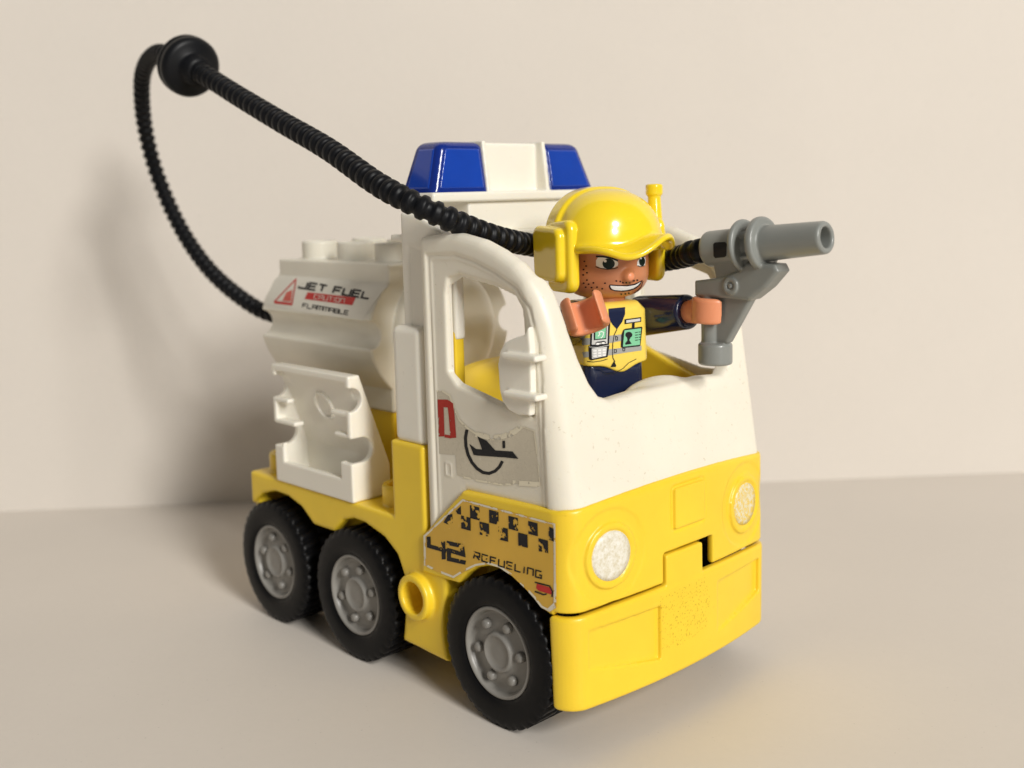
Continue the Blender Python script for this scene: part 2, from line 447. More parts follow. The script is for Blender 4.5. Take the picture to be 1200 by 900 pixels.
# --- yellow lower cab panel with wheel arch and front grille
SIDE_PANEL = [(84.8, 46.9), (71.2, 34.7), (70.7, 26.5), (82.6, 26.9), (85.5, 29.6), (88.5, 31.6), (91.8, 32.7), (95, 33), (98, 32.7), (101, 31.4),
              (104, 29.9), (106.5, 28), (108.9, 27.2), (120, 27.4), (120, 46.6+1.2)]
def skirt(X, Y, Z):
    p = plan(X, Y, Z, .55)
    shell = np.maximum(p, -(p+np.where(X > 108, 1.5, 2.6)))
    top = Z-(47.9+1.7*np.clip(1-(Y/30)**2, 0, 1)*np.clip((X-105)/8, 0, 1))
    prof = poly(X, Z, SIDE_PANEL[:-1]+[(120, 60), (84.8, 60)][0:1])
    prof = poly(X, Z, SIDE_PANEL[:-1]+[(120, 55), (98, 55)])
    line = poly(X, Z, [(60, 30), (84.8, 46.9), (112, 47.9), (122, 47.9), (122, 60), (60, 60)])
    prof = np.maximum(prof, -poly(X, Z, [(60, 25.0+12), (84.8, 46.9), (111, 47.9), (111, 70), (60, 70)]))
    d = smax(shell, prof, .9)
    d = smax(d, top, .9)
    bot = (27.9+.5*(1-(np.clip(Y, -32, 32)/32)**2))-Z
    d = np.where(X > 110, smax(d, bot, .6), d)
    # notch for the tab
    d = cut(d, box(X, Y, Z, 100, 125, -7.5, 8.8, 20, 34.6, .6), .3)
    # raised badge frame
    bd = box(0*X, Y, Z, -1, 1, -4.6, 5.8, 38.6, 47.4, .6)
    d = np.where((p > -1) & (X > 105), np.minimum(d, np.maximum(p-.55, bd)), d)
    d = np.where((p > -1) & (X > 105), np.maximum(d, -np.maximum(-(p+.25), np.abs(bd+.0)-.28)), d)
    for yc, zq in ((-22.0, 37.6), (21.8, 38.2)):
        r = np.sqrt((Y-yc)**2+(Z-zq)**2)
        ring = np.maximum(p-.8+0*Z, np.maximum(r-6.5, -(p+2)))
        dish = 9.2-r
        d = np.where(X > 105, cut(d, np.maximum(r-8.8, -(p+.16)), .8), d)
        d = np.where(X > 105, smin(d, smax(np.maximum(p-.42, r-6.35), -np.maximum(r-5.05, -(p-.0)), .3), .5), d)
    return d
skirt_o = sdf_obj('lower_cab_panel', skirt, (70, -34, 26), (119, 34, 51), .33, M['yellow'], truck)
# dark lining behind the notch
# --- bumper
def bumper(X, Y, Z):
    p = plan(X, Y, Z, .6, bow=2.9)-.25*np.clip((Z-9)/19, 0, 1)
    shell = np.maximum(p, -(p+2.0))
    zb = 8.7
    ztop = 27.15+.9*(1-(np.clip(Y, -32, 32)/32)**2)
    d = smax(shell, 109.3-.02*(Z-9)-X, .8)
    d = smax(d, zb-Z, .8); d = smax(d, Z-ztop, .8)
    for y0, y1 in ((-28, -9.0), (10, 28.0)):
        zlow = 13.2+5.0*((Y-(y1 if y0 < 0 else y0))/19)**2*0+3.5*np.clip(np.abs(Y)-9, 0, 20)/19
        rec = smax(smax(y0-Y, Y-y1, .5), smax(zlow-Z, Z-24.3, .5), .5)
        depth = .25+.75*np.clip((Y-y0)/(y1-y0), 0, 1)
        d = cut(d, np.maximum(rec, -(p+depth)), .25)
    tab = np.maximum(np.maximum(p+.1, -(p+1.8)), box(0*X, Y, Z, -1, 1, -7.2, 4.6, 24, 34.2, .5))
    d = np.minimum(d, np.where(X > 100, tab, 9))
    return d
bump_o = sdf_obj('bumper', bumper, (108, -34, 8), (119, 34, 35), .33, M['yellow'], truck)

# --- headlights
def disc_on(yc, zc, rad, name, off):
    bm = bmesh.new(); rings = []
    def P(y, z):
        lean = 0.15*max(z-48, 0)-.004*max(48-z, 0)
        return Vector((113.4+2.6*(1-(y/32)**2)+off-lean+.1, y, z))
    c = bm.verts.new(P(yc, zc))
    for k in range(1, 5):
        rings.append([bm.verts.new(P(yc+rad*k/4*math.cos(t), zc+rad*k/4*math.sin(t))) for t in [2*math.pi*i/40 for i in range(40)]])
    rings.append([bm.verts.new(P(yc+rad*math.cos(t), zc+rad*math.sin(t))-Vector((.6, 0, 0))) for t in [2*math.pi*i/40 for i in range(40)]])
    for i in range(40):
        bm.faces.new((c, rings[0][i], rings[0][(i+1) % 40]))
        for a, b in zip(rings[:-1], rings[1:]): bm.faces.new((a[i], b[i], b[(i+1) % 40], a[(i+1) % 40]))
    return mesh_obj(name, bm, M['lamp'], truck)
disc_on(-22.0, 37.6, 4.85, 'headlight', .66)
h2 = disc_on(21.8, 38.2, 4.6, 'headlight', .66); h2.data.materials.clear(); h2.data.materials.append(M['oldlamp'])
h2['label'] = 'headlight sticker worn through to the yellow'

# --- white cab shell
SIDE_TOP = [(73.0, 32), (73.1, 97.4), (78, 98.0), (84.5, 98.2), (91, 97.0), (96, 95.2), (100.7, 92.9), (104.0, 90.2), (106.6, 87), (109, 82), (111.5, 74), (113, 66), (125, 60), (125, 46.5), (85, 46.5), (73.0, 35)]
GROOVE = [(75.6, 30), (75.2, 94.4), (84.1, 94.8), (90, 93.6), (95.9, 91.6), (101.6, 89.0), (104.9, 85.2), (106.6, 79), (107.4, 72), (108.3, 48.3), (108.3, 30)]
WIN = [(80.9, 71), (80.9, 86.5), (81.6, 89.4), (84.5, 90.3), (95.1, 88.7), (99.8, 87.4), (102.3, 85.2), (103.1, 80), (104.4, 65), (98, 65.6), (89.4, 67.3), (83.4, 68.6)]
WIN2 = [(81.2, 70.6), (81.2, 88.0), (84.6, 89.6), (94.8, 88), (99.4, 86.6), (101, 84.4), (101.4, 80), (102, 66), (98, 66), (89.4, 67.8), (83.6, 69)]
def cab(X, Y, Z):
    p = plan(X, Y, Z)
    g = poly(X, Z, GROOVE)
    # recessed door panel: surface pulled in inside the groove, with a fine raised lip
    sidew = np.clip((np.abs(Y)-24)/4, 0, 1)*np.clip((109.5-X)/1.5, 0, 1)
    rec = .55*np.clip(.5-g/.7, 0, 1)*sidew
    lip = .22*np.exp(-((g+.9)/.35)**2)*sidew
    p2 = p+rec-lip
    tin = 2.3+2.2*np.clip(.5+g/1.5, 0, 1)*np.clip((Z-62)/6, 0, 1)
    shell = smax(p2, -(p+tin), 1.0)
    top = poly(X, Z, SIDE_TOP)-.55
    d = smax(shell, top, 2.3)
    d = np.maximum(d, (46.9+1.7*np.clip(1-(Y/30)**2, 0, 1)*np.clip((X-105)/8, 0, 1))-Z) if False else d
    # windscreen opening
    op = poly(Y, Z, [(-17.5, 66.6), (-10, 67.2), (12, 67.2), (18.5, 66.6), (21, 68.0), (22.4, 70.4), (24.2, 75), (25.5, 80.5), (26.3, 87), (26.6, 104), (-26.6, 104), (-26.3, 87), (-25.4, 80.5), (-24.0, 75), (-22.2, 70.4), (-20.2, 67.6)])
    opx = np.maximum(op, 96-X)
    d = smax(d, -opx, 1.6)
    w1 = poly(X, Z, WIN, .5); w2 = poly(X, Z, WIN2, .4)
    ysel = np.abs(Y)-30.4
    win = np.where(ysel > 0, w1, w2)
    win = np.maximum(win, 24-np.abs(Y))
    d = smax(d, -win, .7)
    # small square boss on the door
    bq = np.maximum(np.maximum(np.abs(X-79.6)-1.1, np.abs(Z-50.2)-1.5), -(np.maximum(np.abs(X-79.6)-.75, np.abs(Z-50.2)-1.1)))
    d = np.minimum(d, np.maximum(bq, np.abs(np.abs(Y)-31.4)-.25))
    # dashboard hump behind the sill
    d = smin(d, np.maximum(ellipsoid(X, Y, Z, (108.0, 1.5, 63.6), (4.5, 11, 4.6)), 60-Z), .8)
    return d
cab_o = sdf_obj('cab_shell', cab, (71, -33, 31), (118, 33, 100), .33, M['white'], truck)

# mirror clip on the near window pillar
def clip(X, Y, Z):
    o2 = [(105.6, 82.0), (104.4, 80.2), (101.5, 79.4), (99.2, 78.4), (97.7, 76.6), (97.0, 74), (97.3, 69), (98.0, 66.9), (99.6, 65.4), (102, 64.8), (105.4, 65.0), (106, 70), (106, 78)]
    d = slab(poly(X, Z, o2), Y, -33.0, -31.4, .35)
    for zc in (76.2, 68.9):
        pr = box(X, Y, Z, 99.8, 109.0, -34.7, -31.5, zc-.6, zc+.6, .45)
        d = smin(d, pr, .35)
    return d
sdf_obj('mirror_bracket', clip, (96, -36, 64), (110, -31, 82), .25, M['bright'], truck)

# --- rear roll bar posts and cross plate
def rollbar(X, Y, Z):
    A = np.abs(Y)
    post = slab(poly(X, Z, [(64, 77), (64.0, 103.0), (70, 102.4), (76.5, 99.3), (79.3, 97.6), (79.6, 77)]), A, 26.6, 29.6, .7)
    post = cut(post, slab(poly(X, Z, [(66.5, 77), (66.5, 96), (77, 94), (77, 77)]), A, 28.9, 32, .3), .4)*1.0
    sleeve = box(X, A, Z, 61.6, 71.6, 25.0, 31.4, 53.6, 79.0, 1.6)
    post2 = box(X, A, Z, 64, 81, 26.8, 29.4, 77, 96, .5)
    plate = box(X, Y, Z, 60, 71.5, -29.4, 29.4, 96.6, 98.2, .4)
    return union(post, sleeve, post2, plate)
sdf_obj('roll_bar', rollbar, (59, -32, 53), (82, 32, 104), .4, M['bright'], truck)

# --- light bar
lb = None
def lightbar(X, Y, Z):
    A = np.abs(Y)
    flange = box(X, Y, Z, 58.6, 70.8, -25.8, 25.8, 104.7, 106.9, .5)
    under = box(X, Y, Z, 60.5, 69.6, -15, 15, 98.0, 105.5, .5)
    mid = box(X, Y, Z, 60, 66.6-.0, -9.6, 9.6, 106, 117.7, .6)
    xf = 70.2-.13*(Z-107)
    fr = slab(np.maximum(np.maximum(X-xf, 59.4+.08*(Z-107)-X), np.maximum(Z-118.0, 106-Z)), A, 8.7, 9.8, .3)
    return union(flange, under, mid, fr)
lightbar_o = sdf_obj('light_bar', lightbar, (58, -27, 97), (72, 27, 119), .35, M['bright'], truck)
def lens(sgn):
    def fn(X, Y, Z):
        A = Y*sgn
        a = X-(70.2-.17*(Z-107)); b = (59.4+.10*(Z-107))-X
        c = A-(25.2-.36*(Z-107)-.0*Z); e = 9.7-A
        d = smax(smax(a, c, 2.2), smax(b, e, .3), .9)
        d = smax(d, Z-117.7, 1.8); d = np.maximum(d, 106.7-Z)
        return d
    y0, y1 = (9, 26) if sgn > 0 else (-26, -9)
    o = sdf_obj('blue_lens', fn, (58, y0, 106), (72, y1, 119), .3, M['blueshade'], lightbar_o)
    def face(X, Y, Z):   # added brighter slab, front and outer side: painted glow of a translucent lens
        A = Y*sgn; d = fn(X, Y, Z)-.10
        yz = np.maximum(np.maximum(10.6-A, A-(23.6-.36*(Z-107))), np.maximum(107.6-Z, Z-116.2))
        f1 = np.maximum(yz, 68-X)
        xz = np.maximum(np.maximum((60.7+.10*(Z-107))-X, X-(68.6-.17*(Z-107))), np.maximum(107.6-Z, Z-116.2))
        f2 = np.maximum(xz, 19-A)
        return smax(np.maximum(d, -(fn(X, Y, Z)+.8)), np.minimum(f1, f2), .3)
    sdf_obj('lens_painted_glow', face, (58, y0-.5, 106), (72, y1+.5, 119), .25, M['blue'], o)
    return o
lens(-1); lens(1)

# --- seat and inner liner
def seat(X, Y, Z):
    prof = [(61, 46), (61, 67), (62.5, 69), (66, 68.6), (73.5, 63.5), (75.5, 61), (76.5, 50), (86, 48.5), (86, 45), (61, 45)]
    d = slab(poly(X, Z, prof), Y, -24, 24, 1.6)
    d = smax(d, Z-(69.5-.012*Y**2), 2.0)
    d = union(d, box(X, Y, Z, 64, 80.6, -29.5, -26.9, 45, 79.0, .4), box(X, Y, Z, 64, 80.6, 26.9, 29.5, 45, 79.0, .4))
    liner = slab(poly(X, Z, [(80, 70.3), (96.4, 63.9), (108, 60.5), (108, 46), (80, 46)]), Y, 27.6, 29.8, .4)
    floor_ = box(X, Y, Z, 62, 112, -29, 29, 44.5, 46.6, .4)
    return union(d, liner, floor_)
sdf_obj('seat', seat, (60, -30, 44), (113, 30.5, 80), .45, M['yellow'], truck)

# --- tank
TE = []
for i in range(64):
    t = 2*math.pi*i/64
    TE.append((22.5*math.cos(t), 74+(17.2 if math.sin(t) > 0 else 19.5)*math.sin(t)))
def tank(X, Y, Z):
    A = np.abs(Y)
    e = poly(Y, Z, TE)
    e = np.maximum(e, 56-Z)
    blk = np.maximum(A-16, np.abs(Z-82)-8.4)
    base = np.maximum(A-16.2, np.abs(Z-59)-4.2)
    g = np.sqrt((A-22.4)**2+(Z-74.2)**2)-3.3
    prof = np.minimum(np.minimum(np.maximum(e, -g), blk), base)
    d = slab(prof, X, -6.4, 41.6, .5)
    ra = np.sqrt(Y**2+(Z-73.5)**2)
    dome = np.maximum(ra-15.5, X-46.5); dome = smax(ra-15.5, X-46.3, 5.0); dome = np.maximum(dome, 40-X)
    d = np.minimum(d, dome)
    for sx in (1.5, 17.5, 33.5):
        for sy in (-8, 8):
            st = cyl(X, Y, Z, sx, sy, 89, 95.1, 4.75, .35)
            st = np.maximum(st, -cyl(X, Y, Z, sx, sy, 91.5, 99, 3.4, .1))
            d = np.minimum(d, st)
    return d
tank_o = sdf_obj('tank', tank, (-8, -24, 54), (48, 24, 96), .38, M['cream'], truck)

# --- bracket brick standing on the bed
def holder(X, Y, Z):
    out = [(-32.4, 37), (-32.4, 66.3), (-29.2, 66.3), (-21.5, 44.4), (-21.5, 37)]
    d = slab(poly(Y, Z, out), X, 14, 46.6, .6)
    cav = slab(poly(Y, Z, [(-36, 42.2), (-36, 64.8), (-30.4, 64.8), (-24, 46), (-24, 39), (-30.8, 39), (-30.8, 42.2)]), X, 15.6, 45.0, .4)
    d = cut(d, cav, .4)
    # taller front corners
    d = union(d, box(X, Y, Z, 14, 18, -32.4, -30.9, 37, 47, .4), box(X, Y, Z, 42, 46.6, -32.4, -30.9, 37, 46.2, .4))
    d = np.maximum(d, -np.maximum(np.maximum(np.abs(Z-60.6)-2.7, Y+28.0), np.minimum(X-17, 43.6-X)*-1-99)) if False else d
    for x0, x1 in ((13, 17.6), (43.4, 48)):
        s1 = slab(np.sqrt(np.maximum(Y+31.6, 0)**2+(Z-60.8)**2)-2.7, X, x0, x1, .1)
        s2 = slab(np.sqrt(np.maximum(Y+29.3, 0)**2+(Z-49.0)**2)-2.9, X, x0, x1, .1)
        d = cut(cut(d, s1, .3), s2, .3)
    # prongs
    d = union(d, box(X, Y, Z, 38.8, 45.6, -32.4, -30.4, 56.8, 57.9, .35), box(X, Y, Z, 40, 45.4, -32.4, -30.2, 51.9, 52.9, .35),
              box(X, Y, Z, 14.6, 21, -32.4, -30.4, 57.0, 58.1, .35), box(X, Y, Z, 14.6, 23.5, -32.4, -29.6, 51.6, 52.7, .35),
              box(X, Y, Z, 14.0, 46, -32.4, -31.0, 64.6, 66.3, .4))
    rr = np.sqrt((X-30)**2+(Z-57)**2)
    yb = -31.6+(Z-66.3)*-.35
    d = np.minimum(d, np.maximum(np.abs(rr-3.2)-.35, np.maximum(-(Y-(yb-.1)), Y-(yb+2.0))))
    return d
sdf_obj('bracket', holder, (13, -33.5, 36), (48, -20, 67.5), .24, M['bright'], truck)

# --- wheels
def tyre_bm(sg):
    bm = bmesh.new(); R = 15.43; n = 288
    nt_ = 36
    def rf(s_, r, th):
        if r > R-.45 and .4 < s_ < 11.4:
            ph = (th*nt_/(2*math.pi)+(s_*.09 if s_ < 5.9 else (11.8-s_)*.09)) % 1.0
            if ph < .34: return r-(.85 if 1.3 < s_ < 10.6 else .3)
        return r
    prof = [(1.0, 9.3), (.5, 9.6), (0.15, 10.2), (0, 11.2), (0, 13.6), (.25, 14.5), (.45, 15.0), (.7, R), (1.6, R), (2.8, R), (4, R), (5.2, R), (5.5, R), (5.6, R-.7), (6.2, R-.7), (6.3, R), (7.8, R), (9, R), (10.2, R), (11.1, R), (11.4, 15.0), (11.8, 13.6), (11.8, 9.6)]
    lathe(bm, prof, (0, 0, 0), (0, sg, 0), n, rf, (False, False))
    return bm
def rim_bm(sg):
    bm = bmesh.new()
    prof = [(11.5, 2.0), (11.5, 9.6), (1.2, 9.6), (.55, 9.35), (.35, 9.05), (.5, 8.75), (1.2, 8.45), (1.9, 8.3), (2.1, 8.0), (2.0, 7.3), (1.75, 5.5), (1.6, 4.6), (1.5, 4.2), (.75, 4.0), (.5, 3.7), (.55, 3.35), (.85, 3.15), (.8, 1.5), (.78, .05)]
    lathe(bm, prof, (0, 0, 0), (0, sg, 0), 72)
    for k in range(6):
        t = math.radians(20+60*k)
        lathe(bm, [(2.2, 1.15), (1.2, 1.05), (.75, .85), (.6, .5), (.55, .05)], (6.1*math.cos(t), 0, 6.1*math.sin(t)), (0, sg, 0), 18)
    return bm
WX = (94.14, 46.1, 11.57)
ty = {s_: None for s_ in (1, -1)}
protos = {}
for sg in (1, -1):   # sg = +1: wheel on the -y side, its axis running inwards
    for i, wx in enumerate(WX):
        y = -33.4*sg
        w = empty('wheel', (wx, y, 15.43)); w.parent = truck; w.location = (wx-55, y, 15.43)
        if sg not in protos:
            a = mesh_obj('tyre', tyre_bm(sg), M['tyre'], w); b = mesh_obj('rim', rim_bm(sg), M['rim'], w)
            protos[sg] = (a, b)
        else:
            for q in protos[sg]:
                c = q.copy(); COL.objects.link(c); c.parent = w
        w.rotation_euler = (0, (0.25, 1.1, .6)[i], 0)

# axles (short dark stubs joining wheels and chassis)
for wx in WX:
    bm = bmesh.new(); lathe(bm, [(-25, 2.5), (25, 2.5)], (wx, 0, 15.43), (0, 1, 0), 24); mesh_obj('axle', bm, M['tyre'], truck)

# ------------------------------------------------------------------ stickers on the truck
def zm(ox, oy, k):
    return lambda *pts: [(ox+a/k, oy+b/k) for a, b in pts]
sideS = Surface((90, -32.55, 40), (0, -1, 0))
z = zm(490, 570, 5.623)
st = Ink(sideS, .06, 60).fill(z((293, 82), (905, 245), (912, 800), (870, 828), (815, 800), (770, 740), (700, 665), (620, 590), (540, 535), (460, 512), (380, 525), (310, 560), (235, 605), (120, 560), (42, 520), (38, 325))).done('side_sticker', M['panelfilm'], skirt_o)
pe = Ink(sideS, .10, 60)
pe.stroke(z((296, 90), (900, 250), (905, 795), (868, 818), (815, 790), (770, 730), (700, 655), (620, 582), (540, 528), (460, 504), (380, 517), (305, 552), (235, 596), (120, 552), (48, 515), (44, 328)), 2.4, closed=True)
pe.done('peeled_edge', M['peel'], st)
pe = Ink(sideS, .13, 60)
pe.stroke(z((296, 90), (600, 170), (900, 250), (905, 500), (905, 795)), .9); pe.stroke(z((48, 515), (44, 328), (296, 90)), .9)
pe.stroke(z((860, 812), (905, 770), (905, 640)), 3.0)
pe.done('peeled_edge', M['peelsolid'], st)
ck = Ink(sideS, .12, 60)
cell = lambda x, y, w=62, h=86, s_=16: ck.fill(z((x, y), (x+w, y+s_), (x+w+2, y+h+s_), (x+2, y+h)))
for x, y in ((344, 122), (470, 152), (598, 192), (728, 226), (862, 262)): cell(x, y, 62 if x < 800 else 34)
for x, y in ((286, 190), (408, 230), (532, 262), (662, 302), (796, 340)): cell(x, y)
ck.fill(z((250, 160), (284, 128), (286, 186), (262, 180))); ck.fill(z((170, 236), (200, 186), (228, 180), (230, 240), (200, 250)))
ck.done('checker_print', M['wornblack'], st)
tx = Ink(sideS, .12, 60)
tx.stroke(z((72, 330), (74, 392), (190, 425)), 4.6); tx.stroke(z((168, 362), (172, 480)), 4.6)
tx.stroke(z((190, 370), (292, 392), (300, 448), (206, 420), (206, 478), (316, 502)), 4.8)
text_px(tx, 'REFUELING', (490+372/5.623, 570+430/5.623), (6.6, 1.95), (-.4, 7.8), 1.6, gap=.46)
tx.done('number_print', M['textblack'], st)
rd = Ink(sideS, .12, 60); rd.fill(z((785, 640), (880, 668), (884, 712), (800, 688), (780, 670))); rd.done('red_emblem', M['redink'], st)
rd = Ink(sideS, .15, 60); rd.stroke(z((772, 630), (870, 655), (888, 690), (886, 728)), 1.6); rd.stroke(z((772, 690), (830, 712), (850, 708)), 1.8); rd.done('emblem_outline', M['wornblack'], st)

# door sticker
doorS = Surface((90, -31.45, 60), (0, -1, 0))
z = zm(500, 455, 6.92)
ds = Ink(doorS, .06, 60).fill(z((66, 24), (130, 22), (190, 60), (215, 130), (260, 250), (330, 320), (420, 380), (520, 418), (620, 412), (700, 385), (760, 340), (800, 310), (875, 345), (920, 780), (800, 775), (600, 775), (420, 745), (250, 705), (235, 540), (90, 530))).done('door_sticker', M['film'], cab_o)
pe = Ink(doorS, .11, 60)
pe.stroke(z((66, 24), (130, 22), (190, 60), (215, 130), (260, 250), (330, 320), (420, 380), (520, 410), (620, 402), (700, 380), (760, 330)), 2.0)
pe.stroke(z((400, 372), (520, 400), (620, 392), (720, 350), (770, 305)), 6)
pe.stroke(z((250, 705), (420, 748), (600, 778), (800, 778), (925, 790)), 2.2); pe.stroke(z((700, 765), (920, 780)), 6)
pe.stroke(z((780, 312), (875, 345), (900, 560), (922, 780)), 1.0)
pe.done('peeled_edge', M['peel'], ds)
rd = Ink(doorS, .12, 60)
rd.stroke(z((125, 390), (116, 114), (165, 115), (196, 135), (206, 220), (220, 402)), 6.8); rd.stroke(z((150, 385), (205, 395)), 3.4); rd.stroke(z((140, 138), (185, 142)), 4)
rd.done('red_window_print', M['wornred'], ds)
pl = Ink(doorS, .12, 5)
ci_ = []
for i in range(25):
    t = math.radians(-118-i*(205/24)); ci_.append((500+ 480*0, 0))
pl.stroke(z((330, 335), (318, 400), (322, 470), (340, 540), (370, 600), (412, 650), (460, 682), (510, 690), (560, 670), (595, 635), (618, 590)), 3.6)
pl.stroke(z((628, 425), (630, 485)), 3.2)
pl.fill(z((350, 450), (405, 492), (700, 512), (748, 572), (640, 560), (420, 545), (385, 540))); pl.fill(z((415, 388), (490, 425), (562, 505), (455, 502)))
pl.done('plane_print', M['black'], ds)

bS = Surface(fn=bumper, start=180)
sc_ = Ink(bS, .03, 6); sc_.fill([(772, 700), (800, 688), (826, 676), (832, 700), (828, 735), (800, 755), (776, 762), (770, 730)]); sc_.done('scuff_marks', M['scuff'], bump_o)

# tank sticker, wrapped round the tank side
tankS = Surface(fn=lambda x, y, zz: poly(y, zz, TE), start=240)
z = zm(300, 300, 7.5)
ts = Ink(tankS, .08, 5).fill(z((215, 155), (1165, 262), (1100, 330), (1020, 440), (945, 568), (500, 505), (75, 432), (110, 320), (160, 220))).done('tank_sticker', M['paper'], tank_o)
bk = Ink(tankS, .15, 4)
text_px(bk, 'JET FUEL', (300+396/7.5, 300+226/7.5), (8.5, 1.35), (-2.7, 7.2), 2.2, gap=.32)
bk.done('fuel_print', M['black'], ts)
bk = Ink(tankS, .15, 4)
text_px(bk, 'FLAMMABLE', (300+418/7.5, 300+418/7.5), (4.55, .75), (-1.0, 4.6), 1.0, gap=.27)
bk.done('flammable_print', M['black'], ts)
rd = Ink(tankS, .14, 4).fill(z((458, 320), (880, 368), (850, 435), (430, 380)))
rd.done('red_band', M['redink'], ts)
wt = Ink(tankS, .2, 4); text_px(wt, 'CAUTION', (300+520/7.5, 300+343/7.5), (4.3, .6), (-.7, 4.6), .6, gap=.32); wt.done('caution_print', M['paper'], ts)
rd = Ink(tankS, .14, 4); rd.stroke(z((355, 205), (168, 400), (320, 420)), 1.5, closed=True); rd.stroke(z((165, 408), (322, 425)), 3.0)
rd.done('hazard_triangle', M['redink'], ts)
rd = Ink(tankS, .18, 4); rd.fill(z((322, 300), (312, 402), (292, 400), (280, 350), (262, 398), (236, 396), (272, 322)))
rd.done('flame_print', M['paleredink'], ts)

# ------------------------------------------------------------------ the figure in the cab
FX, FY, FA = 94.5, 1.0, math.radians(-17)
fc, fs = math.cos(FA), math.sin(FA)
def loc(X, Y):
    dx, dy = X-FX, Y-FY
    return fc*dx+fs*dy, -fs*dx+fc*dy
def wor(x, y, zz): return (FX+fc*x-fs*y, FY+fs*x+fc*y, zz)
man = empty('person', (FX, FY, 46.6))
man['label'] = 'toy person in yellow ear-muff helmet and safety vest standing in the cab'
man['category'] = 'toy figure'
ROOTS.append(man)
SHL = (97.4, 10.0, 79.3); HNL = (117.5, 7.5, 82.0)
SHR = (91.8, -8.2, 78.6); HNR = (104.5, -16.3, 82.7)
def head(X, Y, Z):
    x, y = loc(X, Y)
    r = np.sqrt(x*x+y*y)
    prof_r = 9.2-0.030*np.maximum(90-Z, 0)**1.9
    d = smax((r-prof_r)*.85, np.abs(Z-92.9)-8.9, 5.0)
    d = smin(d, sphere(x, y, Z, 9.25, -.1, 88.9, 1.4), .7)
    return d
def hand_c(X, Y, Z, c, axis, opn, r1=4.1, r2=2.35, hh=2.9):
    dx, dy, dz = X-c[0], Y-c[1], Z-c[2]
    ax = np.array(axis, float); ax /= np.linalg.norm(ax)
    u = np.array(opn, float); u = u-ax*(u@ax); u = u/np.linalg.norm(u); w = np.cross(ax, u)
    A = dx*u[0]+dy*u[1]+dz*u[2]; B = dx*w[0]+dy*w[1]+dz*w[2]; Hh = dx*ax[0]+dy*ax[1]+dz*ax[2]
    rr = np.sqrt(A*A+B*B)
    d2 = np.maximum(rr-r1, r2-rr)
    gap = np.maximum(.4-A, np.abs(B)-r2*.92)
    d2 = smax(d2, -gap, .5)
    # squared-off tips
    return slab(d2, Hh, -hh, hh, .7)
def body(X, Y, Z):
    d = head(X, Y, Z)
    x, y = loc(X, Y)
    d = np.minimum(d, cyl(x, y, Z, 0, 0, 70, 86, 4.2, .3))
    d = np.minimum(d, box(x, y, Z, -4, 4, -6, 6, 60, 78, 1.5))
    for s_, h_, n_ in ((SHL, HNL, 0), (SHR, HNR, 1)):
        s0 = np.array(s_); h0 = np.array(h_); dv = h0-s0; L = np.linalg.norm(dv); dv = dv/L
        d = np.minimum(d, capsule(X, Y, Z, s0-dv*2, h0-dv*(3.4 if n_ == 0 else 5.4), 2.3))
        d = smin(d, sphere(X, Y, Z, *(h0-dv*(4.4 if n_ == 0 else 5.9)), 2.5), .8)
    d = smin(d, hand_c(X, Y, Z, HNL, (0.03, 0, 1), (1, .1, 0), 4.2, 2.25, 2.6), .5)
    d = smin(d, hand_c(X, Y, Z, HNR, (-.41, .06, .85), (.75, -.66, .1), 4.25, 2.5, 3.5), .5)
    return d
def body_mat(c):
    x = (c[:, 0]-FX)*fc+(c[:, 1]-FY)*fs; y = -(c[:, 0]-FX)*fs+(c[:, 1]-FY)*fc
    inner = (np.hypot(x, y) < 10.4) & (c[:, 2] > 82.6)
    return np.where(inner, 0, 1)
body_o = sdf_obj('body', body, (84, -22, 59), (123, 15, 108), .25, [M['skin'], M['hand']], man, body_mat)
def vest(X, Y, Z):
    x, y = loc(X, Y)
    hw = 8.0+.05*(82-Z); hd = 6.6
    d = slab(poly(y, Z, [(-9.4, 58), (-7.8, 81.2), (-5.8, 83.4), (4.6, 83.4), (6.5, 81.6), (7.2, 58)]), x, -6.8, 6.8, 2.2)
    wav = 70.5-1.8*np.exp(-((y+.3)/3.2)**2)
    d = smax(d, wav-Z, .5)
    return d
vest_o = sdf_obj('vest', vest, (84, -13, 63), (105, 14, 84), .25, M['vestyellow'], man)
def trousers(X, Y, Z):
    x, y = loc(X, Y)
    d = slab(poly(y, Z, [(-9.2, 47), (-8.4, 71.5), (5.8, 71.5), (6.6, 47)]), x, -6.2, 6.3, 2.2)
    leg = box(x, y, Z, -5.5, 6.6, -9.2, 7.4, 46.6, 63, 2.4)
    gap = np.maximum(np.abs(y)-.35, Z-62)
    return smax(smin(d, leg, 2), -gap, .4)
sdf_obj('trousers', trousers, (82, -14, 46), (106, 16, 73), .3, M['navy'], man)
def shirt(X, Y, Z):
    out = None
    for s_, h_ in ((SHL, HNL), (SHR, HNR)):
        s0 = np.array(s_); h0 = np.array(h_); dv = h0-s0; L = np.linalg.norm(dv); dv = dv/L
        d = capsule(X, Y, Z, s0, h0-dv*4.2, 4.4, 3.5)
        along = (X-s0[0])*dv[0]+(Y-s0[1])*dv[1]+(Z-s0[2])*dv[2]
        d = smax(d, along-(L-6.6), .7)
        d = smax(d, -np.maximum(capsule(X, Y, Z, s0, h0, 2.2), (L-8.5)-along), .3)
        out = d if out is None else np.minimum(out, d)
    x, y = loc(X, Y)
    d = box(x, y, Z, -5.6, 5.6, -6.8, 6.0, 72, 81, 2)
    return np.minimum(out, d)
sdf_obj('shirt', shirt, (84, -20, 67), (118, 16, 86), .25, M['navy'], man)
BRIM = np.polyfit([-10.6, -9.8, -7.5, -4, -1, 1.7, 5.0, 7.5, 9.2, 10.6], [94.6, 94.2, 93.4, 92.9, 93.8, 95.3, 96.4, 95.8, 94.2, 92.6], 5)
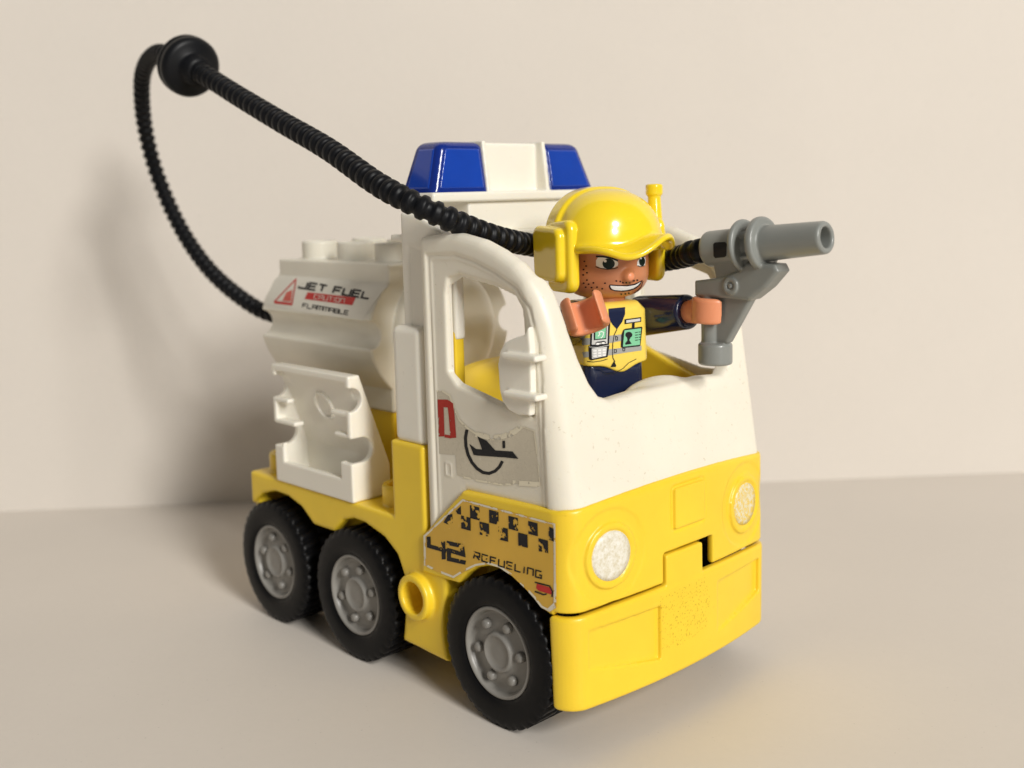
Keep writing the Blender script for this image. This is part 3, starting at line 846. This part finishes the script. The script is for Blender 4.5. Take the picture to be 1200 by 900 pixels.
# helmet
def helm(X, Y, Z):
    x, y = loc(X, Y)
    k_ = ((np.abs(x+.2)/11.9)**2.35+(np.abs(y)/11.7)**2.35+(np.abs(Z-94.6)/12.2)**2.35)**(1/2.35)
    dome = (k_-1)*11.0
    inner = np.sqrt(x*x+y*y)-9.7
    brow = 93.9-.0*x
    d = smax(dome, (brow-.25*np.clip(-x, 0, 12)*.0)-Z, .8)
    # back of the shell comes lower
    d = np.minimum(d, smax(smax(dome, 90.5-Z, .8), x+3.5, .8))
    d = np.maximum(d, -np.maximum(np.maximum(inner, Z-101), ellipsoid(x, y, Z, (-.4, 0, 94.6), (10.6, 10.5, 11.2))))
    # ridge from ear to ear
    rr = np.sqrt(y*y+(Z-94.6)**2)
    band = smax(np.abs(x+2.0)-2.3, ((np.abs(y)/12.6)**2.35+(np.abs(Z-94.6)/12.75)**2.35)**(1/2.35)*12.6-12.6, .8); band = np.maximum(band, 92-Z)
    d = smin(d, band, .5)
    # arched visor
    rv = np.sqrt((x+1.0)**2+(y*1.06)**2)
    t_ = np.clip((x-5.0)/11.0, 0, 1)
    yy = np.clip(y, -10.6, 10.6)
    zc = (1-t_)*(96.0-.012*yy*yy)+t_*(.55+np.polyval(BRIM, yy))
    vis = smax(np.abs(Z-zc)-.75, smax(np.sqrt((x-5.5)**2/12.8**2+y*y/11.0**2)*11.0-11.0, 6.0-x, .8), .9)
    vis = smax(vis, 8.6-rv, .4)
    d = smin(d, vis, 1.0)
    return d
helm_o = sdf_obj('helmet', helm, (78, -16, 88), (113, 16, 108.5), .25, M['helmet'], man)
def muff(sg):
    def fn(X, Y, Z):
        x, y = loc(X, Y); a = y*sg
        up = 1.3 if sg > 0 else 0.0
        pad = slab(poly(x, Z, [(-4.2, 90.2+up), (-4.5, 97.4), (2.6, 97.0), (2.6, 90.0+up)], 2.1), a, 11.2, 14.0 if sg < 0 else 12.8, 1.0)
        ring = slab(poly(x, Z, [(-1.4, 88.0+up), (-1.8, 98.0), (3.9, 98.4), (3.9, 88.0+up)], 2.3), a, 9.4, 12.2 if sg < 0 else 11.6, 1.1)
        return smin(pad, ring, .3)
    c = wor(0, 13*sg, 92)
    return sdf_obj('ear_muff', fn, (c[0]-11, c[1]-9, 82), (c[0]+11, c[1]+9, 103), .25, M['helmet'], helm_o)
muff(-1); muff(1)
a0 = np.array(wor(1.2, 12.0, 96.5)); a1 = np.array(wor(.4, 12.4, 105.6))
def ant(X, Y, Z):
    d = capsule(X, Y, Z, a0, a1, 1.8, 1.35)
    k = cyl(X, Y, Z, a1[0], a1[1], 105.1, 107.6, 1.85, .5)
    return smin(d, k, .4)
sdf_obj('antenna', ant, tuple(a0-3), tuple(a1+3), .25, M['helmet'], helm_o)

# face paint (on the head's own surface)
faceS = Surface(fn=head, start=200)
z = zm(660, 285, 10)
ey = Ink(faceS, .05, 2.5)
ey.fill(z((385, 262), (385, 200), (410, 165), (470, 168), (560, 180), (620, 200), (645, 230), (640, 262), (600, 285), (520, 300), (440, 290)))
ey.fill(z((862, 262), (868, 215), (890, 180), (955, 160), (965, 200), (955, 262), (900, 272)))
ey.done('eye_white', M['whiteink'], body_o)
ey = Ink(faceS, .09, 2.5)
ey.dot(660+53.2, 285+24.0, 7.2, 6.3); ey.dot(660+92.0, 285+21.2, 3.6, 5.6)
ey.stroke(z((380, 275), (430, 292), (520, 306), (600, 298), (640, 282)), .9)
ey.stroke(z((385, 155), (470, 158), (560, 172), (640, 205)), 1.9)
ey.stroke(z((868, 262), (900, 275), (950, 262)), .8); ey.stroke(z((862, 180), (900, 165), (950, 148)), 1.5)
ey.done('iris', M['eyeink'], body_o)
ey = Ink(faceS, .13, 2.5); ey.dot(660+49.2, 285+20.8, 1.7, 1.7); ey.dot(660+90.5, 285+17.6, .9, 1.2); ey.done('eye_glint', M['whiteink'], body_o)
mo = Ink(faceS, .06, 2.0)
mo.fill(z((535, 505), (545, 482), (620, 488), (740, 492), (830, 475), (890, 450), (928, 428), (902, 485), (852, 528), (780, 556), (700, 566), (606, 560), (550, 540)))
for x, y in ((250, 213), (270, 267), (240, 308), (280, 346), (237, 371), (280, 431), (242, 467), (300, 478), (355, 464), (265, 514), (333, 518), (397, 513), (457, 531), (348, 553), (490, 467),
             (622, 441), (668, 447), (700, 460), (741, 461), (777, 460), (828, 439), (866, 432), (680, 595), (728, 592), (768, 585), (405, 560)):
    mo.dot(660+x/10, 285+y/10, 1.15, .95)
mo.stroke(z((830, 585), (880, 545), (915, 500), (932, 440)), .7)
mo.done('mouth_outline', M['mouthink'], body_o)
mo = Ink(faceS, .10, 2.0)
mo.fill(z((555, 512), (552, 494), (640, 500), (750, 503), (835, 488), (882, 464), (905, 452), (872, 492), (822, 524), (750, 545), (680, 551), (600, 545), (570, 532)))
mo.done('teeth', M['whiteink'], body_o)

# vest print
vestS = Surface(fn=lambda x, y, zz: vest(x, y, np.maximum(zz, 72.0)), start=200)
z = zm(670, 355, 9)
v = Ink(vestS, .05, 3)
v.fill(z((110, 375), (200, 370), (530, 330), (530, 398), (390, 425), (110, 445))); v.fill(z((110, 520), (380, 490), (735, 450), (735, 500), (560, 525), (380, 555), (130, 575)))
v.done('grey_stripe', M['greyink'], vest_o)
v = Ink(vestS, .08, 3); v.fill(z((385, 62), (562, 45), (560, 120), (530, 200), (475, 278), (430, 230), (392, 170))); v.done('collar_print', M['navyink'], vest_o)
v = Ink(vestS, .09, 3)
v.stroke(z((475, 278), (445, 340), (432, 420), (428, 520), (432, 580), (455, 620)), .9); v.fill(z((445, 610), (468, 660), (462, 675), (408, 675), (420, 650)))
v.fill(z((555, 172), (730, 148), (730, 198), (555, 224))); v.fill(z((635, 205), (662, 205), (660, 265), (632, 265)))
v.fill(z((540, 285), (560, 272), (735, 250), (742, 260), (722, 450), (700, 458), (530, 475), (516, 462), (520, 340)))
v.fill(z((205, 205), (395, 190), (405, 200), (390, 440), (200, 455), (195, 440)))
v.fill(z((180, 450), (390, 430), (395, 450), (375, 570), (205, 605), (185, 590)))
v.stroke(z((165, 615), (230, 622), (310, 610), (375, 590)), .8); v.stroke(z((460, 350), (482, 360), (480, 390), (462, 392)), .8, closed=True); v.stroke(z((448, 490), (470, 492), (468, 522), (446, 525)), .8, closed=True); v.stroke(z((535, 480), (560, 480), (555, 505), (538, 506)), .8, closed=True)
v.stroke(z((150, 672), (240, 678), (300, 700), (360, 742), (460, 735), (540, 690), (600, 630), (680, 590)), .8)
v.done('vest_outline', M['black'], vest_o)
v = Ink(vestS, .135, 3)
v.fill(z((222, 220), (380, 207), (372, 428), (212, 440))); v.fill(z((212, 480), (368, 460), (358, 558), (214, 588))); v.fill(z((572, 182), (718, 163), (718, 190), (572, 210)))
v.stroke(z((185, 462), (260, 470), (395, 442)), .6)
v.done('device_print', M['lightink'], vest_o)
v = Ink(vestS, .18, 3); v.fill(z((232, 240), (365, 230), (360, 380), (232, 392))); v.done('screen_frame', M['black'], vest_o)
v = Ink(vestS, .225, 3); v.fill(z((248, 252), (355, 243), (350, 370), (246, 380))); v.fill(z((550, 288), (725, 266), (712, 440), (534, 460))); v.done('green_print', M['greenink'], vest_o)
v = Ink(vestS, .27, 3)
v.dot(670+595/9, 355+335/9, 4.2, 3.6); v.fill(z((575, 355), (620, 350), (600, 390), (625, 430), (560, 440), (555, 425), (580, 395)))
for k in range(4): v.stroke(z((660, 312+k*27), (690, 308+k*27)), .9); v.stroke(z((698, 306+k*27), (718, 304+k*27)), .9)
v.stroke(z((250, 425), (270, 412), (300, 410), (330, 405), (355, 415)), 1.4)
v.done('badge_print', M['black'], vest_o)
v = Ink(vestS, .27, 3)
for r_ in range(3):
    for c_ in range(3): v.fill(z((225+c_*46, 497+r_*28-c_*5), (258+c_*46, 493+r_*28-c_*5), (257+c_*46, 511+r_*28-c_*5), (224+c_*46, 515+r_*28-c_*5)))
v.dot(670+268/9, 355+430/9, 2.0, 1.2); v.dot(670+325/9, 355+421/9, 2.0, 1.2)
v.stroke(z((270, 350), (290, 330), (280, 310), (310, 300), (330, 310), (320, 350), (300, 370)), .9)
v.done('button_print', M['whiteink'], vest_o)

# ------------------------------------------------------------------ hose with grommet and nozzle
hose = empty('fuel_hose', (117, 7.5, 94))
hose['label'] = 'black ribbed hose with round grommet looping from the tank to a grey fuel nozzle'
hose['category'] = 'hose'
ROOTS.append(hose)
NY = 7.5
def nozzle(X, Y, Z):
    ang = math.atan2(2.6, 26)
    c_, s_ = math.cos(ang), math.sin(ang)
    U = (X-129.5)*c_+(Z-95.5)*s_; W = -(X-129.5)*s_+(Z-95.5)*c_; V = Y-NY
    r = np.sqrt(W*W+V*V)
    sock = np.maximum(r-(3.6), np.abs(U+9.0)-4.0); sock = smax(r-3.6, np.abs(U+8.8)-4.2, .8)
    neck = np.maximum(r-2.5, np.abs(U+2.5)-3)
    d1 = smax(r-5.3, np.abs(U+.1)-.85, .7)
    d2 = smax(r-5.2, np.abs(U+4.3)-.65, .7)
    rb = 3.5-.030*np.clip(U, 0, 20)
    bar = smax(r-rb, np.abs(U-7)-6.9, .7)
    bar = cut(bar, np.maximum(r-1.95, 10.5-U), .5)
    d = union(sock, neck, d1, d2)
    d = smin(d, bar, .4)
    for k in range(4):
        t = math.pi/4+k*math.pi/2
        d = np.minimum(d, box(U, V*math.cos(t)+W*math.sin(t), -V*math.sin(t)+W*math.cos(t), -4, 0, -3.6, 3.6, -.5, .5, .2))
    rail = slab(poly(X, Z, [(114.6, 84.8), (114.6, 87.9), (121, 88.8), (125.5, 90.3), (127, 92), (133.6, 91.8), (134.4, 90.4), (131.4, 87.2), (127.8, 84.6)]), V, -2.3, 2.3, .7)
    saddle = slab(poly(X, Z, [(119.5, 88), (118.5, 92.5), (128, 93.5), (126, 90)]), V, -1.6, 1.6, .5)
    web = slab(poly(X, Z, [(117.5, 86), (128.0, 85.5), (121.8, 75.6), (118, 75.4)]), V, -1.1, 1.1, .4)
    edge = slab(np.abs(poly(X, Z, [(117.5, 90), (128.6, 85.6), (122.0, 75.0), (117, 75)]))-.35, V, -1.5, 1.5, .3)
    edge = np.maximum(edge, -(X+Z-203.0)*.7+.0)
    hnd = capsule(X, Y, Z, (117.4, NY, 74), (117.4, NY, 86), 2.15)
    capn = cyl(X, Y, Z, 118.2, NY, 70.9, 75.4, 3.45, .6)
    d = union(d, rail, saddle, web, hnd, capn)
    for sg in (-1, 1):
        rv = np.sqrt((X-123.6)**2+(Z-87.3)**2)
        d = smin(d, np.maximum(np.maximum(rv-1.7, -(rv-.9)), np.abs(V)-2.65), .2)
        d = np.minimum(d, np.maximum(rv-.5, np.abs(V)-2.65))
    return d
noz = sdf_obj('nozzle', nozzle, (113.5, NY-6, 70), (144.5, NY+6, 102), .25, M['grey'], hose)
# dark slot in the socket
nS = Surface(fn=nozzle, start=180)
z = zm(780, 230, 4.09)
sl = Ink(nS, .05, 3); sl.fill(z((236, 222), (285, 219), (294, 228), (292, 284), (284, 291), (238, 296), (230, 286), (229, 230))); sl.done('slot', M['black'], noz)

pts = [np.array((121.5, 7.5, 94.6))]+[np.array(q) for q in ((116.5, 7.5, 94.1), (112, 8.2, 93.4), (106.5, 11.5, 92.2))]+[at_depth(*q) for q in (
    (748, 308, 250), (700, 302, 258), (660, 292, 252), (628, 288, 243), (592, 281, 232), (560, 271, 225), (520, 254, 219), (480, 236, 219),
    (440, 214, 225), (385, 175, 238), (330, 143, 252), (280, 113, 266), (245, 91, 277), (222, 78, 285), (202, 67, 292), (185, 62, 300), (171, 76, 311), (166, 102, 320), (170, 150, 330), (184, 204, 335),
    (210, 264, 334), (242, 312, 329), (280, 347, 322), (318, 368, 316))]+[np.array((-9, -5, 74.5)), np.array((-4, 0, 74))]
def catmull(P, step):
    out = []
    P = [P[0]*2-P[1]]+P+[P[-1]*2-P[-2]]
    for i in range(1, len(P)-2):
        p0, p1, p2, p3 = P[i-1:i+3]
        n = max(2, int(np.linalg.norm(p2-p1)/step))
        for k in range(n):
            t = k/n
            out.append(.5*((2*p1)+(-p0+p2)*t+(2*p0-5*p1+4*p2-p3)*t*t+(-p0+3*p1-3*p2+p3)*t**3))
    out.append(P[-2]); return out
path = catmull(pts, .22)
# resample evenly
path = np.array(path); seg = np.linalg.norm(np.diff(path, axis=0), axis=1); S = np.concatenate([[0], np.cumsum(seg)])
ns = int(S[-1]/.25); ss = np.linspace(0, S[-1], ns); path = np.stack([np.interp(ss, S, path[:, k]) for k in range(3)], 1)
T = np.gradient(path, axis=0); T /= np.linalg.norm(T, axis=1, keepdims=True)
bm = bmesh.new(); nr = 20; prev = None
u = np.cross(T[0], [0, 0, 1]); u /= np.linalg.norm(u)
g_s = np.argmin(np.linalg.norm(path-at_depth(222, 78, 285), axis=1))
for i in range(ns):
    u = u-T[i]*(u@T[i]); u /= np.linalg.norm(u); w = np.cross(T[i], u)
    back = 1.0 if i < g_s else .93
    pitch = 2.85 if i < g_s else 2.5
    ph = (ss[i]/pitch) % 1.0
    bead = min(1.0, max(0.0, (.5-.5*math.cos(2*math.pi*ph)-.12)/.62)); bead = bead*bead*(3-2*bead)
    r = back*(1.95+.60*bead+.012*math.sin(i*.37))
    ring = [bm.verts.new(path[i]+(u*math.cos(2*math.pi*k/nr)+w*math.sin(2*math.pi*k/nr))*r) for k in range(nr)]
    if prev:
        for k in range(nr): bm.faces.new((prev[k], prev[(k+1) % nr], ring[(k+1) % nr], ring[k]))
    prev = ring
mesh_obj('tube', bm, M['hose'], hose)
bm = bmesh.new(); gt = T[g_s]
lathe(bm, [(-6.5, 2.4), (-6.3, 3.6), (-3.2, 3.8), (-2.6, 4.4), (-2.4, 6.3), (-1.9, 7.2), (-1.1, 7.7), (.3, 7.8), (.5, 7.45), (.9, 7.45), (1.1, 7.8), (2.3, 7.7), (2.9, 7.2), (3.0, 6.5), (2.3, 6.1), (2.2, 4.6), (2.6, 4.2), (5.0, 3.9), (5.3, 3.5), (5.4, 2.4)], at_depth(222, 78, 285), gt, 56)
mesh_obj('grommet', bm, M['hose'], hose)

# ------------------------------------------------------------------ to metres, keep children in place
bpy.context.view_layer.update()
done = set()
for o in list(SC.objects):
    if o.type == 'MESH' and o.data.name not in done:
        done.add(o.data.name)
        # children meshes of root empties were built in world mm: move into the parent's frame
        anc = o.parent; off = Vector((0, 0, 0))
        while anc is not None:
            off += Vector(anc.location); anc = anc.parent
        if o.name.split('.')[0] not in ('tyre', 'rim'):
            o.data.transform(Matrix.Translation(-off))
        o.data.transform(Matrix.Scale(.001, 4))
for o in SC.objects: o.location = Vector(o.location)*.001

# ------------------------------------------------------------------ light
w = bpy.data.worlds.new('World'); SC.world = w; w.use_nodes = True
bg = w.node_tree.nodes['Background']; bg.inputs['Color'].default_value = (1.0, .965, .92, 1); bg.inputs['Strength'].default_value = .14
def area(name, az, el, dist, size, power, col, target=(.05, 0, .05)):
    l = bpy.data.lights.new(name, 'AREA'); l.shape = 'DISK'; l.size = size; l.energy = power; l.color = col
    o = bpy.data.objects.new(name, l); COL.objects.link(o)
    a, e = math.radians(az), math.radians(el)
    d = Vector((math.cos(a)*math.cos(e), math.sin(a)*math.cos(e), math.sin(e)))
    o.location = Vector(target)+d*dist
    o.rotation_euler = (-d).to_track_quat('-Z', 'Y').to_euler()
area('room_lamp', -15, 21, 2.6, .46, 32, (1, .975, .93))
area('second_lamp', -10, 33, 2.6, .50, 35, (1, .975, .93))

# ------------------------------------------------------------------ camera
cd = bpy.data.cameras.new('camera'); cam = bpy.data.objects.new('camera', cd); COL.objects.link(cam); SC.camera = cam
cd.sensor_width = 36; cd.lens = CAMP['f']/1200*36
cd.shift_x = (600-CAMP['ppx'])/1200; cd.shift_y = (CAMP['ppy']-450)/1200
cd.clip_start = .01; cd.clip_end = 20
Mx = Matrix((CR, CU, -CF)).transposed().to_4x4(); Mx.translation = Vector(CC*.001); cam.matrix_world = Mx
cd.dof.use_dof = True; cd.dof.focus_distance = .222; cd.dof.aperture_fstop = 15
SC.view_settings.view_transform = 'Standard'; SC.view_settings.look = 'None'; SC.view_settings.exposure = 0; SC.view_settings.gamma = 1
SC.cycles.use_denoising = True
